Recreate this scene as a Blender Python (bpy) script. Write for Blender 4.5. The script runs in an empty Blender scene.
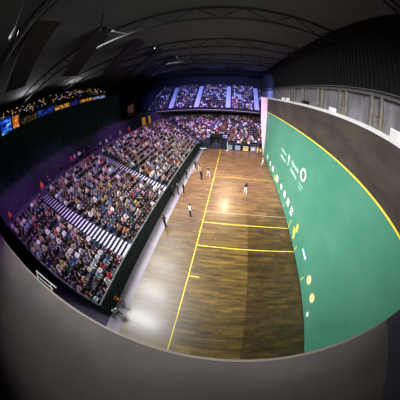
import bpy, bmesh, math, random
import numpy as np
from mathutils import Vector, Matrix

rnd = random.Random(7)
SC = bpy.context.scene
COL = SC.collection
PI = math.pi

# ------------------------------------------------------------------ helpers
def link(o, parent=None):
    COL.objects.link(o)
    if parent is not None:
        o.parent = parent
    return o

def tag(o, label=None, cat=None, group=None, kind=None):
    if label: o['label'] = label
    if cat: o['category'] = cat
    if group: o['group'] = group
    if kind: o['kind'] = kind
    return o

def empty(name, loc=(0, 0, 0), rz=0.0):
    o = bpy.data.objects.new(name, None)
    o.location = loc
    o.rotation_euler = (0, 0, rz)
    o.empty_display_size = 0.2
    return link(o)

class MB:
    """collects verts / faces with material indices, builds one mesh"""
    def __init__(s):
        s.v = []; s.f = []; s.m = []
    def add(s, verts, faces, mi=0):
        b = len(s.v)
        s.v += [tuple(map(float, v)) for v in verts]
        for f in faces:
            s.f.append(tuple(b + i for i in f)); s.m.append(mi)
        return s
    def box(s, x0, x1, y0, y1, z0, z1, mi=0):
        v = [(x0,y0,z0),(x1,y0,z0),(x1,y1,z0),(x0,y1,z0),(x0,y0,z1),(x1,y0,z1),(x1,y1,z1),(x0,y1,z1)]
        return s.add(v, [(0,3,2,1),(4,5,6,7),(0,1,5,4),(1,2,6,5),(2,3,7,6),(3,0,4,7)], mi)
    def bar(s, a, b, w, d=None, mi=0, up=(0, 0, 1)):
        d = d or w
        a = Vector(a); b = Vector(b); t = (b - a).normalized()
        u = Vector(up)
        if abs(t.dot(u)) > 0.95: u = Vector((1, 0, 0))
        n = t.cross(u).normalized(); m = n.cross(t)
        vs = []
        for p in (a, b):
            for i, j in ((-1,-1),(1,-1),(1,1),(-1,1)):
                vs.append(p + n*(i*w/2) + m*(j*d/2))
        return s.add(vs, [(0,1,2,3),(7,6,5,4),(0,4,5,1),(1,5,6,2),(2,6,7,3),(3,7,4,0)], mi)
    def tube(s, pts, rad, n=10, mi=0, ex=1.0, cap=True):
        """tapered tube with rounded ends; ex flattens the section along its second axis"""
        pts = [Vector(p) for p in pts]
        rad = list(rad) if hasattr(rad, '__len__') else [rad] * len(pts)
        P = []; Rr = []
        if cap:
            t = (pts[1] - pts[0]).normalized()
            P += [pts[0] - t*rad[0]*0.95, pts[0] - t*rad[0]*0.6]; Rr += [rad[0]*0.25, rad[0]*0.8]
        P += pts; Rr += rad
        if cap:
            t = (pts[-1] - pts[-2]).normalized()
            P += [pts[-1] + t*rad[-1]*0.6, pts[-1] + t*rad[-1]*0.95]; Rr += [rad[-1]*0.8, rad[-1]*0.25]
        vs = []; prev = None
        for i, p in enumerate(P):
            t = (P[min(i+1, len(P)-1)] - P[max(i-1, 0)]).normalized()
            if prev is None:
                u = Vector((1, 0, 0)) if abs(t.x) < 0.8 else Vector((0, 0, 1))
                nn = (u - t*u.dot(t)).normalized()
            else:
                nn = (prev - t*prev.dot(t)).normalized()
            prev = nn; mm = t.cross(nn)
            for k in range(n):
                a = 2*PI*k/n
                vs.append(p + nn*math.cos(a)*Rr[i] + mm*math.sin(a)*Rr[i]*ex)
        fs = []
        for i in range(len(P)-1):
            for k in range(n):
                fs.append((i*n+k, i*n+(k+1) % n, (i+1)*n+(k+1) % n, (i+1)*n+k))
        fs.append(tuple(range(n))[::-1]); fs.append(tuple((len(P)-1)*n+k for k in range(n)))
        return s.add(vs, fs, mi)
    def ball(s, c, r, nu=10, nv=8, mi=0):
        r = r if hasattr(r, '__len__') else (r, r, r)
        vs = [(c[0], c[1], c[2]-r[2])]
        for j in range(1, nv):
            ph = -PI/2 + PI*j/nv
            for i in range(nu):
                a = 2*PI*i/nu
                vs.append((c[0]+r[0]*math.cos(ph)*math.cos(a), c[1]+r[1]*math.cos(ph)*math.sin(a), c[2]+r[2]*math.sin(ph)))
        vs.append((c[0], c[1], c[2]+r[2]))
        fs = [(0, 1+(i+1) % nu, 1+i) for i in range(nu)]
        for j in range(nv-2):
            for i in range(nu):
                fs.append((1+j*nu+i, 1+j*nu+(i+1) % nu, 1+(j+1)*nu+(i+1) % nu, 1+(j+1)*nu+i))
        e = len(vs)-1; b = 1+(nv-2)*nu
        fs += [(b+i, b+(i+1) % nu, e) for i in range(nu)]
        return s.add(vs, fs, mi)
    def mesh(s, name, mats, smooth=False):
        me = bpy.data.meshes.new(name)
        me.from_pydata(s.v, [], s.f)
        for m in (mats if isinstance(mats, (list, tuple)) else [mats]):
            me.materials.append(m)
        me.polygons.foreach_set('material_index', s.m)
        if smooth: me.polygons.foreach_set('use_smooth', [True]*len(s.f))
        me.update()
        return me
    def build(s, name, mats, parent=None, smooth=False, loc=None):
        o = bpy.data.objects.new(name, s.mesh(name, mats, smooth))
        if loc: o.location = loc
        return link(o, parent)

def struct(o):
    o['kind'] = 'structure'
    return o

# ------------------------------------------------------------------ materials
def lin(c):
    return tuple((x/12.92 if x <= 0.04045 else ((x+0.055)/1.055)**2.4) for x in c)
def rgb(r, g, b):
    return lin((r/255, g/255, b/255)) + (1.0,)

class Mat:
    def __init__(s, name, color=(0.5,0.5,0.5,1), rough=0.7, spec=0.3, metal=0.0):
        s.m = bpy.data.materials.new(name); s.m.use_nodes = True
        s.t = s.m.node_tree; s.b = s.t.nodes['Principled BSDF']
        s.b.inputs['Base Color'].default_value = color
        s.b.inputs['Roughness'].default_value = rough
        s.b.inputs['Specular IOR Level'].default_value = spec
        s.b.inputs['Metallic'].default_value = metal
        s.m.diffuse_color = color
    def n(s, typ, **kw):
        nd = s.t.nodes.new(typ)
        for k, v in kw.items():
            if k in nd.inputs: nd.inputs[k].default_value = v
            else: setattr(nd, k, v)
        return nd
    def l(s, a, b): s.t.links.new(a, b)
    def coords(s, scale=(1,1,1)):
        g = s.n('ShaderNodeNewGeometry')
        mp = s.n('ShaderNodeMapping'); mp.inputs['Scale'].default_value = scale
        s.l(g.outputs['Position'], mp.inputs['Vector'])
        return mp.outputs['Vector']
    def mix(s, fac, a, b, mode='MIX'):
        x = s.n('ShaderNodeMix', data_type='RGBA', blend_type=mode)
        for sock, v in ((x.inputs[0], fac), (x.inputs[6], a), (x.inputs[7], b)):
            if hasattr(v, 'is_linked'): s.l(v, sock)
            else: sock.default_value = v
        return x.outputs[2]
    def noise(s, vec, scale, detail=4, rough=0.6):
        x = s.n('ShaderNodeTexNoise'); x.inputs['Scale'].default_value = scale
        x.inputs['Detail'].default_value = detail; x.inputs['Roughness'].default_value = rough
        s.l(vec, x.inputs['Vector']); return x.outputs['Fac']
    def ramp(s, fac, stops):
        r = s.n('ShaderNodeValToRGB'); e = r.color_ramp.elements
        while len(e) < len(stops): e.new(0.5)
        for el, (p, c) in zip(e, stops): el.position = p; el.color = c
        s.l(fac, r.inputs['Fac']); return r.outputs['Color']
    def base(s, sock): s.l(sock, s.b.inputs['Base Color']); return s
    def math(s, op, a, b=None):
        x = s.n('ShaderNodeMath', operation=op)
        for i, v in enumerate((a, b)):
            if v is None: continue
            if hasattr(v, 'is_linked'): s.l(v, x.inputs[i])
            else: x.inputs[i].default_value = v
        return x.outputs[0]

def mottled(name, c, var=0.25, scale=3.0, rough=0.7, spec=0.3, stretch=(1,1,1)):
    M = Mat(name, c, rough, spec)
    v = M.coords(stretch)
    lo = tuple(x*(1-var) for x in c[:3])+(1,); hi = tuple(min(1, x*(1+var)) for x in c[:3])+(1,)
    M.base(M.ramp(M.noise(v, scale), [(0.3, lo), (0.7, hi)]))
    return M.m

def emit(name, c, strength):
    M = Mat(name, (0, 0, 0, 1), 0.5)
    M.b.inputs['Emission Color'].default_value = c
    M.b.inputs['Emission Strength'].default_value = strength
    return M.m

def wood_floor():
    M = Mat('court_wood', rgb(120, 96, 66), 0.3, 0.55)
    M.b.inputs['Coat Weight'].default_value = 0.16; M.b.inputs['Coat Roughness'].default_value = 0.2
    v = M.coords()
    br = M.n('ShaderNodeTexBrick'); br.inputs['Scale'].default_value = 1.0
    br.inputs['Mortar Size'].default_value = 0.006; br.inputs['Brick Width'].default_value = 2.4
    br.inputs['Row Height'].default_value = 0.22; br.inputs['Bias'].default_value = 0.0
    br.inputs['Color1'].default_value = rgb(140, 100, 68); br.inputs['Color2'].default_value = rgb(100, 72, 50)
    br.inputs['Mortar'].default_value = rgb(58, 42, 30)
    M.l(v, br.inputs['Vector'])
    streak = M.noise(M.coords((0.28, 2.2, 1)), 1.7, 9, 0.8)
    col = M.mix(0.95, br.outputs['Color'], M.ramp(streak, [(0.37, (0.25, 0.25, 0.24, 1)), (0.62, (1.5, 1.5, 1.42, 1))]), 'MULTIPLY')
    g = M.n('ShaderNodeNewGeometry'); sep = M.n('ShaderNodeSeparateXYZ'); M.l(g.outputs['Position'], sep.inputs[0])
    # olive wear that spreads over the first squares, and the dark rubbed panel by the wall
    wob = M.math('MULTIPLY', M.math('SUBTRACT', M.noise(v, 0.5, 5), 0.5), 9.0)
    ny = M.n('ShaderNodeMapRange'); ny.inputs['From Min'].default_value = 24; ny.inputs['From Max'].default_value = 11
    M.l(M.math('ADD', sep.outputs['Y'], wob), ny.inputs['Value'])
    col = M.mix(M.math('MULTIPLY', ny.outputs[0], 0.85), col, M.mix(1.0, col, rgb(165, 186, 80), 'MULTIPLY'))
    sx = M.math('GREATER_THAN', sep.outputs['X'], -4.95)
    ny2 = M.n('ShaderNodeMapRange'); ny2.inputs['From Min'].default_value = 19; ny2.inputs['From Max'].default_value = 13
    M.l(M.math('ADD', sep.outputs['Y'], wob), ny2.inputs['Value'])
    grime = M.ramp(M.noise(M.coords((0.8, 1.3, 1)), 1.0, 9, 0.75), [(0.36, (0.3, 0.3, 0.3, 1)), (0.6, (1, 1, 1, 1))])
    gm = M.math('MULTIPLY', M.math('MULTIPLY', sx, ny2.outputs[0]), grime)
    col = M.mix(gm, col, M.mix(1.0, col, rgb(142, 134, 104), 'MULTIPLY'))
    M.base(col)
    rr = M.n('ShaderNodeMapRange'); rr.inputs['To Min'].default_value = 0.26; rr.inputs['To Max'].default_value = 0.5
    M.l(streak, rr.inputs['Value']); M.l(rr.outputs[0], M.b.inputs['Roughness'])
    bp = M.n('ShaderNodeBump'); bp.inputs['Strength'].default_value = 0.25; bp.inputs['Distance'].default_value = 0.02
    M.l(streak, bp.inputs['Height']); M.l(bp.outputs[0], M.b.inputs['Normal'])
    return M.m

def green_wall():
    M = Mat('green_paint', rgb(72, 150, 122), 0.5, 0.3)
    v = M.coords((1, 0.5, 1))
    c = M.ramp(M.noise(v, 0.5, 5), [(0.25, rgb(60, 126, 101)), (0.75, rgb(80, 140, 116))])
    M.base(c); return M.m

def upper_wall():
    M = Mat('dark_padding', rgb(70, 64, 58), 0.75, 0.2)
    c = M.ramp(M.noise(M.coords((1, 0.35, 1.2)), 0.8, 7, 0.65), [(0.25, rgb(42, 37, 35)), (0.75, rgb(76, 69, 60))])
    M.base(c); return M.m

M_wood = wood_floor(); M_green = green_wall(); M_upper = upper_wall()
M_yellow = Mat('yellow_line', rgb(228, 208, 60), 0.5).m
M_white_line = Mat('white_line', rgb(176, 164, 140), 0.5).m
M_strip = mottled('courtside_rubber', rgb(134, 130, 138), 0.12, 1.0, 0.6)
M_outer = mottled('outer_concrete', rgb(70, 62, 76), 0.2, 0.8, 0.8)
M_tier = mottled('tier_concrete', rgb(46, 46, 56), 0.2, 2.0, 0.8)
M_bench = Mat('bench_blue', rgb(36, 38, 54), 0.6).m
M_step_white = Mat('step_nosing', rgb(162, 160, 182), 0.6).m
M_step_dark = Mat('step_riser', rgb(24, 26, 34), 0.8).m
M_barrier = mottled('barrier_green', rgb(16, 34, 34), 0.25, 0.9, 0.7)
M_rail = Mat('rail_metal', rgb(190, 196, 196), 0.4, 0.5).m
M_railg = Mat('rail_grey', rgb(134, 138, 136), .5).m
M_rail_dark = Mat('rail_dark', rgb(70, 66, 84), 0.5, 0.5).m
M_curtain = None
M_deck = mottled('deck_grey', rgb(80, 75, 72), 0.14, 0.7, 0.75, 0.2)
M_deck_edge = Mat('deck_edge', rgb(118, 112, 102), 0.5).m
M_ceiling = mottled('ceiling_dark', rgb(92, 92, 94), 0.15, 0.3, 0.9)
M_panel = mottled('grey_panel', rgb(118, 116, 119), 0.4, 1.2, 0.7, 0.2, (1, 1, 0.4))
M_kerb = Mat('white_kerb', rgb(198, 198, 198), 0.5).m
M_steel = mottled('truss_steel', rgb(128, 122, 104), 0.15, 3, 0.55)
M_beam = Mat('beam_grey', rgb(96, 94, 94), 0.6).m
M_louvre = Mat('louvre_dark', rgb(14, 20, 21), 0.7).m
M_black = Mat('black_plastic', rgb(16, 16, 18), 0.5).m
M_white = Mat('white_paint', rgb(236, 236, 234), 0.5).m
M_pinkwhite = mottled('white_net_panel', rgb(240, 216, 218), 0.08, 1.2, 0.7)
M_purple_wall = mottled('walkway_wall', rgb(58, 50, 72), 0.25, 0.6, 0.8)
M_walk = mottled('walkway_floor', rgb(84, 72, 96), 0.15, 0.8, 0.7)
M_darkwall = mottled('dark_wall', rgb(40, 40, 46), 0.2, 0.5, 0.9)
M_parapet = Mat('parapet_white', rgb(196, 186, 170), 0.5).m
M_upstep = Mat('upper_stair', rgb(186, 186, 206), 0.7).m
M_skirt = Mat('skirting', rgb(34, 44, 34), 0.6).m

M_fascia = Mat('fascia_black', rgb(20, 20, 24), .8).m
def curtain_mat():
    M = Mat('black_curtain', rgb(20, 26, 30), 0.85, 0.15)
    M.base(M.ramp(M.noise(M.coords((1, 1.5, 0.05)), 1.2, 3), [(0.3, rgb(24, 40, 46)), (0.7, rgb(38, 54, 60))]))
    return M.m
M_curtain = curtain_mat()

# people
def obj_color_mat(name, rough=0.85):
    M = Mat(name, (0.5,0.5,0.5,1), rough, 0.15)
    oi = M.n('ShaderNodeObjectInfo'); M.base(oi.outputs['Color']); return M.m
def obj_random_mat(name, cols, rough=0.8):
    M = Mat(name, cols[0], rough, 0.15)
    oi = M.n('ShaderNodeObjectInfo')
    r = M.n('ShaderNodeValToRGB'); r.color_ramp.interpolation = 'CONSTANT'
    e = r.color_ramp.elements
    while len(e) < len(cols): e.new(0.5)
    for i, c in enumerate(cols): e[i].position = i/len(cols); e[i].color = c
    M.l(oi.outputs['Random'], r.inputs['Fac']); M.base(r.outputs['Color']); return M.m
M_shirt = obj_color_mat('shirt_cloth')
M_trouser = obj_random_mat('trouser_cloth', [rgb(30,34,48), rgb(48,58,84), rgb(22,22,24), rgb(92,88,84), rgb(60,66,92), rgb(40,36,34)])
M_skin = obj_random_mat('skin', [rgb(206,166,146), rgb(184,144,122), rgb(216,180,162), rgb(150,112,92)], 0.6)
M_hair = obj_random_mat('hair_mix', [rgb(30,24,22), rgb(58,42,32), rgb(20,18,18), rgb(132,128,126), rgb(78,56,38), rgb(112,84,54), rgb(40,32,28)], 0.6)
M_shoe = Mat('shoe_dark', rgb(24, 24, 26), 0.5).m
M_shoe_w = Mat('shoe_white', rgb(226, 226, 226), 0.5).m
M_eye = Mat('eye_dark', rgb(28, 22, 20), 0.3).m
M_lip = Mat('lips', rgb(160, 84, 78), 0.5).m
M_tr_white = Mat('white_trousers', rgb(232, 230, 226), 0.8).m
M_tr_dark = Mat('dark_trousers', rgb(26, 26, 32), 0.8).m
M_tr_jean = Mat('blue_jeans', rgb(52, 64, 92), 0.8).m
M_tr_tan = Mat('tan_trousers', rgb(150, 124, 92), 0.8).m

# ------------------------------------------------------------------ court
W0, Y0, YE = -14.0, 0.13, 40.0
def grid_cells(xs, ys, fn):
    """planar grid: material index per cell from fn(cx, cy)"""
    mb = MB(); nx, ny = len(xs), len(ys)
    mb.v = [(x, y, 0.0) for y in ys for x in xs]
    for j in range(ny-1):
        for i in range(nx-1):
            mb.f.append((j*nx+i, j*nx+i+1, (j+1)*nx+i+1, (j+1)*nx+i))
            mb.m.append(fn((xs[i]+xs[i+1])/2, (ys[j]+ys[j+1])/2))
    return mb
lw = 0.034
full_y = [10.98, 14.45, 25.65]; white_y = [16.4]
marks_y = [7.35, 33.8]
xs = [W0, -10-lw, -10+lw, -9.05, -0.0]
ys = [Y0]
for y in sorted(full_y+white_y+marks_y): ys += [y-(lw if y not in white_y else .025), y+(lw if y not in white_y else .025)]
ys += [YE+1.5]
def fcell(cx, cy):
    if abs(cx+10) < lw: return 1
    if cx > -10:
        for y in full_y:
            if abs(cy-y) < lw: return 1
        for y in white_y:
            if abs(cy-y) < lw: return 2
        for y in marks_y:
            if abs(cy-y) < lw and cx < -9.05: return 1
    return 0
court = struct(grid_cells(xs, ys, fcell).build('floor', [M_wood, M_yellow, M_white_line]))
tag(court, 'polished wooden court floor with yellow lines', kind='structure')
mb = MB(); mb.box(-15.25, W0, Y0, YE, -0.05, 0.006)
struct(mb.build('floor_courtside', M_strip))
mb = MB(); mb.box(-50, 12, -14, 66, -0.2, -0.03)
struct(mb.build('floor_outer', M_outer))

# side wall on the right (green, yellow line, dark padding)
mb = MB()
WT = 0.6; YW0, YW1 = Y0, 38.2
def wall_strip(z0, z1, mi):
    mb.box(0, WT, YW0, YW1, z0, z1, mi)
wall_strip(-0.1, 0.14, 3); wall_strip(0.14, 10.25, 0); wall_strip(10.25, 10.36, 1); wall_strip(10.36, 13.2, 2)
wall_r = struct(mb.build('wall_right', [M_green, M_yellow, M_upper, M_skirt]))

# front wall below the deck, and the deck the photographer looks down on
mb = MB(); mb.box(-26.9, 0.0, -0.5, Y0, -0.1, 8.02)
struct(mb.build('wall_front', M_green))
mb = MB(); mb.box(-30, 2.4, -9, Y0, 8.02, 8.2)
struct(mb.build('floor_deck', M_deck))
mb = MB(); mb.box(-30, 0.0, Y0-0.05, Y0+0.03, 8.0, 8.235)
struct(mb.build('trim_1', M_deck_edge))
mb = MB(); mb.box(-30.5, 2.4, -9.3, -9.0, 8.0, 22)
struct(mb.build('wall_back', M_darkwall))
mb = MB(); mb.box(0.0, 0.6, -9, Y0-0.02, 8.2, 13.2)
struct(mb.build('wall_deck_side', M_darkwall))

# railing fixed to the deck edge
def railing():
    r = empty('railing', (-14.0, 0.1, 8.2))
    tag(r, 'short white tubular railing on the edge of the grey deck', 'railing')
    A = [(-0.55, 0.02, 0.0), (0.75, 0.02, 0.0)]; B = [(-0.95, 0.32, 0.1), (0.45, 0.32, 0.1)]
    for a, b in zip(A, B):
        m = MB(); m.bar(a, b, 0.05); m.build('post', M_railg, r)
    m = MB(); m.bar((-1.0, 0.32, 0.1), (0.95, 0.32, 0.1), 0.055); m.build('top_rail', M_railg, r)
    m = MB(); m.bar((-0.55, 0.16, 0.05), (0.75, 0.16, 0.05), 0.04); m.build('mid_rail', M_railg, r)
railing()

# end panel of the side wall (white, widening towards the top)
mb = MB()
v = [(-0.12, 38.22, 0), (0.6, 38.22, 0), (0.6, 38.22, 13.45), (-1.35, 38.22, 13.45), (-1.2, 38.22, 8.5), (-.8, 38.22, 4.5)]
vb = [(x, 38.5, z) for x, y, z in v]
mb.add(v+vb, [(0,1,2,3,4,5), (11,10,9,8,7,6)]+[(i, 6+i, 6+(i+1) % 6, (i+1) % 6) for i in range(6)])
fin = mb.build('net_curtain', M_pinkwhite)
tag(fin, 'tall pinkish white screen widening upward at far end of the green wall', 'screen')

# ---- marks painted on the green wall (children of the wall)
def text_mesh(s, size):
    cu = bpy.data.curves.new('lettering', 'FONT'); cu.body = s; cu.size = size
    cu.align_x = 'CENTER'; cu.align_y = 'CENTER'; cu.extrude = 0.006; cu.resolution_u = 2
    cu.offset = 0.0
    ob = bpy.data.objects.new('lettering_tmp', cu); COL.objects.link(ob)
    bpy.context.view_layer.update()
    me = bpy.data.meshes.new_from_object(ob.evaluated_get(bpy.context.evaluated_depsgraph_get()))
    bpy.data.objects.remove(ob); bpy.data.curves.remove(cu)
    return me
# text plane local (x right, y up, z out) -> wall: right = -Y world, up = +Z, out = -X
WALL_ROT = Matrix(((0,0,-1),(-1,0,0),(0,1,0))).to_4x4()
def wall_text(name, s, y, z, size, mat, sx=1.0):
    me = text_mesh(s, size); me.materials.clear(); me.materials.append(mat)
    me.transform(Matrix.Scale(sx, 4, (1, 0, 0)))
    me.transform(Matrix.Translation((-0.008, y, z)) @ WALL_ROT)
    me.name = name
    return link(bpy.data.objects.new(name, me), wall_r)
def wall_poly(name, pts, mat, out=0.008):
    """pts in (y, z)"""
    m = MB(); n = len(pts)
    m.add([(-out, y, z) for y, z in pts]+[(0.0, y, z) for y, z in pts],
          [tuple(range(n)), tuple(range(2*n-1, n-1, -1))]+[(i, n+i, n+(i+1) % n, (i+1) % n) for i in range(n)])
    return m.build(name, mat, wall_r)
def wall_ring(name, y, z, ro, ri, mat, out=0.008, n=36, sz=1.0):
    m = MB()
    vs = []
    for k in range(n):
        a = 2*PI*k/n; c, s = math.cos(a), math.sin(a)
        vs += [(-out, y+ro*c, z+ro*s*sz), (-out, y+ri*c, z+ri*s*sz), (0, y+ro*c, z+ro*s*sz), (0, y+ri*c, z+ri*s*sz)]
    fs = []
    for k in range(n):
        a, b = 4*k, 4*((k+1) % n)
        fs += [(a, b, b+1, a+1), (a, a+2, b+2, b), (a+1, b+1, b+3, a+3)]
    m.add(vs, fs); return m.build(name, mat, wall_r)
def disc(y, z, r, n=28, sz=1.0):
    return [(y+r*math.cos(2*PI*k/n), z+r*sz*math.sin(2*PI*k/n)) for k in range(n)]

M_soft = Mat('faded_lettering', rgb(206, 226, 216), .6).m
# government logo: two lines of lettering either side of a crest
wall_text('painted_lettering', 'Gobierno', 22.7, 6.3, .66, M_soft, 0.95)
wall_text('painted_lettering', 'de Navarra', 22.6, 5.35, .66, M_soft, 0.88)
wall_text('painted_lettering', 'Nafarroako', 17.6, 6.3, .66, M_soft, 0.88)
wall_text('painted_lettering', 'Gobernua', 17.7, 5.45, .66, M_soft, 0.92)
cy, cz, cq = 20.15, 5.95, .62
wall_poly('painted_crest', [(cy+.5*cq, cz+.55*cq), (cy+.5*cq, cz-.3*cq), (cy+.3*cq, cz-.75*cq), (cy, cz-1.0*cq), (cy-.3*cq, cz-.75*cq), (cy-.5*cq, cz-.3*cq), (cy-.5*cq, cz+.55*cq)], M_soft)
wall_poly('painted_crest', [(cy+.48*cq, cz+.68*cq), (cy+.55*cq, cz+1.3*cq), (cy+.28*cq, cz+.95*cq), (cy, cz+1.45*cq), (cy-.28*cq, cz+.95*cq), (cy-.55*cq, cz+1.3*cq), (cy-.48*cq, cz+.68*cq)], M_soft)
wall_ring('painted_chain', cy, cz-.1, .3, .18, M_green, 0.014)
# ring logo with a small caption
wall_ring('painted_ring', 14.92, 6.62, 0.74, 0.5, M_white, sz=0.9)
M_faint = Mat('faded_white', rgb(150, 200, 178), 0.6).m
wall_text('painted_caption', 'NAVARRA', 14.9, 5.45, 0.36, M_faint, 0.9)
wall_text('painted_caption', 'ARENA', 14.9, 5.05, 0.36, M_faint, 0.9)
# row of white sponsor tiles
M_tile = Mat('sponsor_white', rgb(240, 244, 246), 0.5).m
M_navy = Mat('sponsor_navy', rgb(40, 62, 84), 0.5).m
M_redm = Mat('sponsor_red', rgb(196, 60, 70), 0.5).m
def tile(y, z, w, h, kind):
    w *= .85; h *= .85
    wall_poly('sponsor_sign', [(y+w, z+h), (y+w, z-h), (y-w, z-h), (y-w, z+h)], M_tile)
    if kind == 'ring': wall_ring('sponsor_mark', y, z, 0.3, 0.14, M_navy, 0.014, 20)
    if kind == 'bars':
        wall_poly('sponsor_mark', [(y+w*.6, z-h*.1), (y+w*.6, z-h*.45), (y-w*.6, z-h*.45), (y-w*.6, z-h*.1)], M_faint, 0.014)
tile(23.75, 1.5, .66, .55, 'ring'); tile(20.95, 1.75, .5, .36, 'bars'); tile(18.9, 1.85, .5, .45, 'bars')
tile(17.0, 1.9, .5, .48, 'bars'); tile(15.2, 1.95, .46, .5, 'ring')
tile(33.2, 1.5, .55, .5, 'bars'); tile(29.9, 1.45, .5, .45, ''); tile(27.4, 1.45, .6, .5, 'bars')
M_yp = Mat('yellow_print', rgb(240, 214, 84), 0.5).m
wall_poly('sponsor_sign', [(25.1, 1.5), (25.1, .7), (24.5, .7), (24.5, 1.5)], M_yp)
# square numbers / ticks
for y, z0, z1 in ((7.3, .38, .95), (10.95, .28, .9), (14.45, .18, 1.35), (18.1, .3, .9), (21.7, .3, .9), (25.65, .2, 1.2), (29.2, .3, .9), (32.8, .3, .9)):
    wall_poly('square_tick', [(y+.06, z1), (y+.06, z0), (y-.06, z0), (y-.06, z1)], M_yellow)
# yellow figure between the third and fourth squares
wall_poly('yellow_figure', [(12.75, 2.3), (12.3, 2.35), (12.1, 1.75), (12.45, 1.2), (12.15, .75), (12.45, .42), (12.95, 1.2), (12.6, 1.55)], M_yp)
wall_poly('yellow_figure', [(13.15, 1.55), (12.85, 1.5), (12.72, .85), (12.95, .75)], M_yp)
# blue edged vertical slogan
M_blue = Mat('sponsor_blue', rgb(70, 160, 196), 0.5).m
wall_poly('sponsor_band', [(9.75, 2.12), (9.75, 1.72), (8.45, 1.72), (8.45, 2.12)], M_blue)
for a, b in ((9.65, 9.45), (9.4, 9.2), (9.15, 8.95), (8.9, 8.7), (8.66, 8.54)):
    wall_poly('sponsor_letter', [(a, 2.04), (a, 1.8), (b, 1.8), (b, 2.04)], M_tile, 0.014)
# yellow round stickers
for y, z in ((6.47, 1.8), (4.78, 1.8)):
    wall_poly('round_sticker', disc(y, z, .4), M_tile)
    wall_ring('round_sticker_rim', y, z, .4, .3, M_yp, 0.012)
    wall_poly('round_sticker_mark', disc(y, z, .14, sz=1.6), M_yp, 0.014)
wall_poly('round_sticker', disc(3.75, .8, .22), M_tile)

# ---- gallery above the side wall
mb = MB(); mb.box(0.0, 1.7, Y0-9, 46, 13.2, 13.26)
mb.box(-0.04, 0.14, Y0-9, 38, 13.2, 13.44)
struct(mb.build('trim_2', M_kerb))
mb = MB(); mb.box(1.7, 2.0, -9, 62, 13.2, 15.55)
for k in range(56):
    y = -8.6+k*1.25; mb.box(1.66, 1.7, y, y+0.05, 13.26, 15.5)
struct(mb.build('wall_gallery', M_panel))
mb = MB(); mb.box(1.45, 2.0, -9, 62, 15.55, 15.62); mb.box(1.62, 2.0, -9, 62, 15.62, 15.88); mb.box(1.45, 2.0, -9, 62, 15.88, 15.95)
struct(mb.build('beam', M_beam))
mb = MB(); mb.box(2.0, 2.2, -9, 62, 15.95, 22)
for k in range(140):
    y = -8.8+k*0.5; mb.box(1.9, 2.0, y, y+0.12, 15.95, 22)
struct(mb.build('wall_louvre', M_louvre))
frame_names = ['first', 'second', 'third', 'fourth', 'fifth', 'sixth', 'seventh']
for k, y in enumerate((3.4, 7.75, 11.95, 16.3, 20.7, 25.1, 29.5)):
    r = empty('truss_frame', (1.5, y, 13.26))
    tag(r, 'pale steel wall frame with diagonal brace, %s from the deck end of gallery' % frame_names[k], 'steel frame', 'steel frames along the gallery')
    for dy in (0, 1.0):
        m = MB(); m.box(-.07, .07, dy-.07, dy+.07, 0, 2.29); m.box(-.12, .12, dy-.12, dy+.12, 0, .06); m.build('post', M_steel, r)
    m = MB(); m.bar((0, .06, .2), (0, .94, 1.1), .05); m.build('brace', M_steel, r)
    m = MB(); m.bar((0, .06, 1.12), (0, .94, 1.12), .05); m.build('cross_bar', M_steel, r)
for y, w, h, lab in ((12.3, .55, .5, 'small white cabinet on the gallery ledge beside a steel frame'),
                     (5.4, .7, .62, 'larger white cabinet on the gallery ledge close to the deck')):
    m = MB(); m.box(0.2, .6, y-w/2, y+w/2, 13.26, 13.26+h)
    o = m.build('white_cabinet', M_white); tag(o, lab, 'cabinet')
    m = MB(); m.box(0.17, .2, y-w/2+.05, y+w/2-.05, 13.33, 13.2+h); m.build('door', M_kerb, o)
o = empty('loudspeaker', (0.3, 17.9, 13.26)); tag(o, 'black loudspeaker standing on the gallery ledge', 'speaker')
m = MB(); m.box(-.25, .3, -.42, .42, .1, .6); m.build('cabinet', M_black, o)
m = MB(); m.box(-.2, .2, -.2, .2, 0, .1); m.build('base', M_black, o)
m = MB(); m.box(-.27, -.25, -.36, .36, .16, .54); m.build('grille', M_louvre, o)
for y, w in ((24.6, 'nearer to the black loudspeaker'), (26.9, 'farther from the black loudspeaker')):
    o = empty('ledge_lamp', (0.35, y, 13.26)); tag(o, 'small white lamp box on the gallery ledge, ' + w, 'lamp')
    m = MB(); m.box(-.18, .18, -.3, .3, .12, .6); m.build('housing', M_white, o)
    m = MB(); m.box(-.05, .05, -.22, .22, 0, .12); m.build('foot', M_black, o)

# ceiling
mb = MB(); mb.box(-50, 8, -12, 66, 22, 22.3)
struct(mb.build('ceiling', M_ceiling))
mb = MB(); mb.box(-50, 8, 64, 64.4, -0.1, 22)
struct(mb.build('wall_end', M_darkwall))
mb = MB(); mb.box(-50.4, -50, -12, 66, -0.1, 22)
struct(mb.build('wall_left', M_darkwall))
mb = MB(); mb.box(-50, 8, -12.4, -12, -0.1, 22)
struct(mb.build('wall_rear', M_darkwall))
for k, y in enumerate((4, 14, 24, 34, 44, 54)):
    m = MB()
    for z in (20.6, 21.9): m.bar((-50, y, z), (2, y, z), .16)
    for j in range(26):
        x = -50+2*j; m.bar((x, y, 20.6 if j % 2 else 21.9), (x+2, y, 21.9 if j % 2 else 20.6), .08)
    o = m.build('roof_truss', M_beam)
    o.data.materials[0] = M_louvre; tag(o, 'dark steel roof truss spanning under the ceiling', 'roof truss', 'roof trusses', 'structure')

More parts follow.
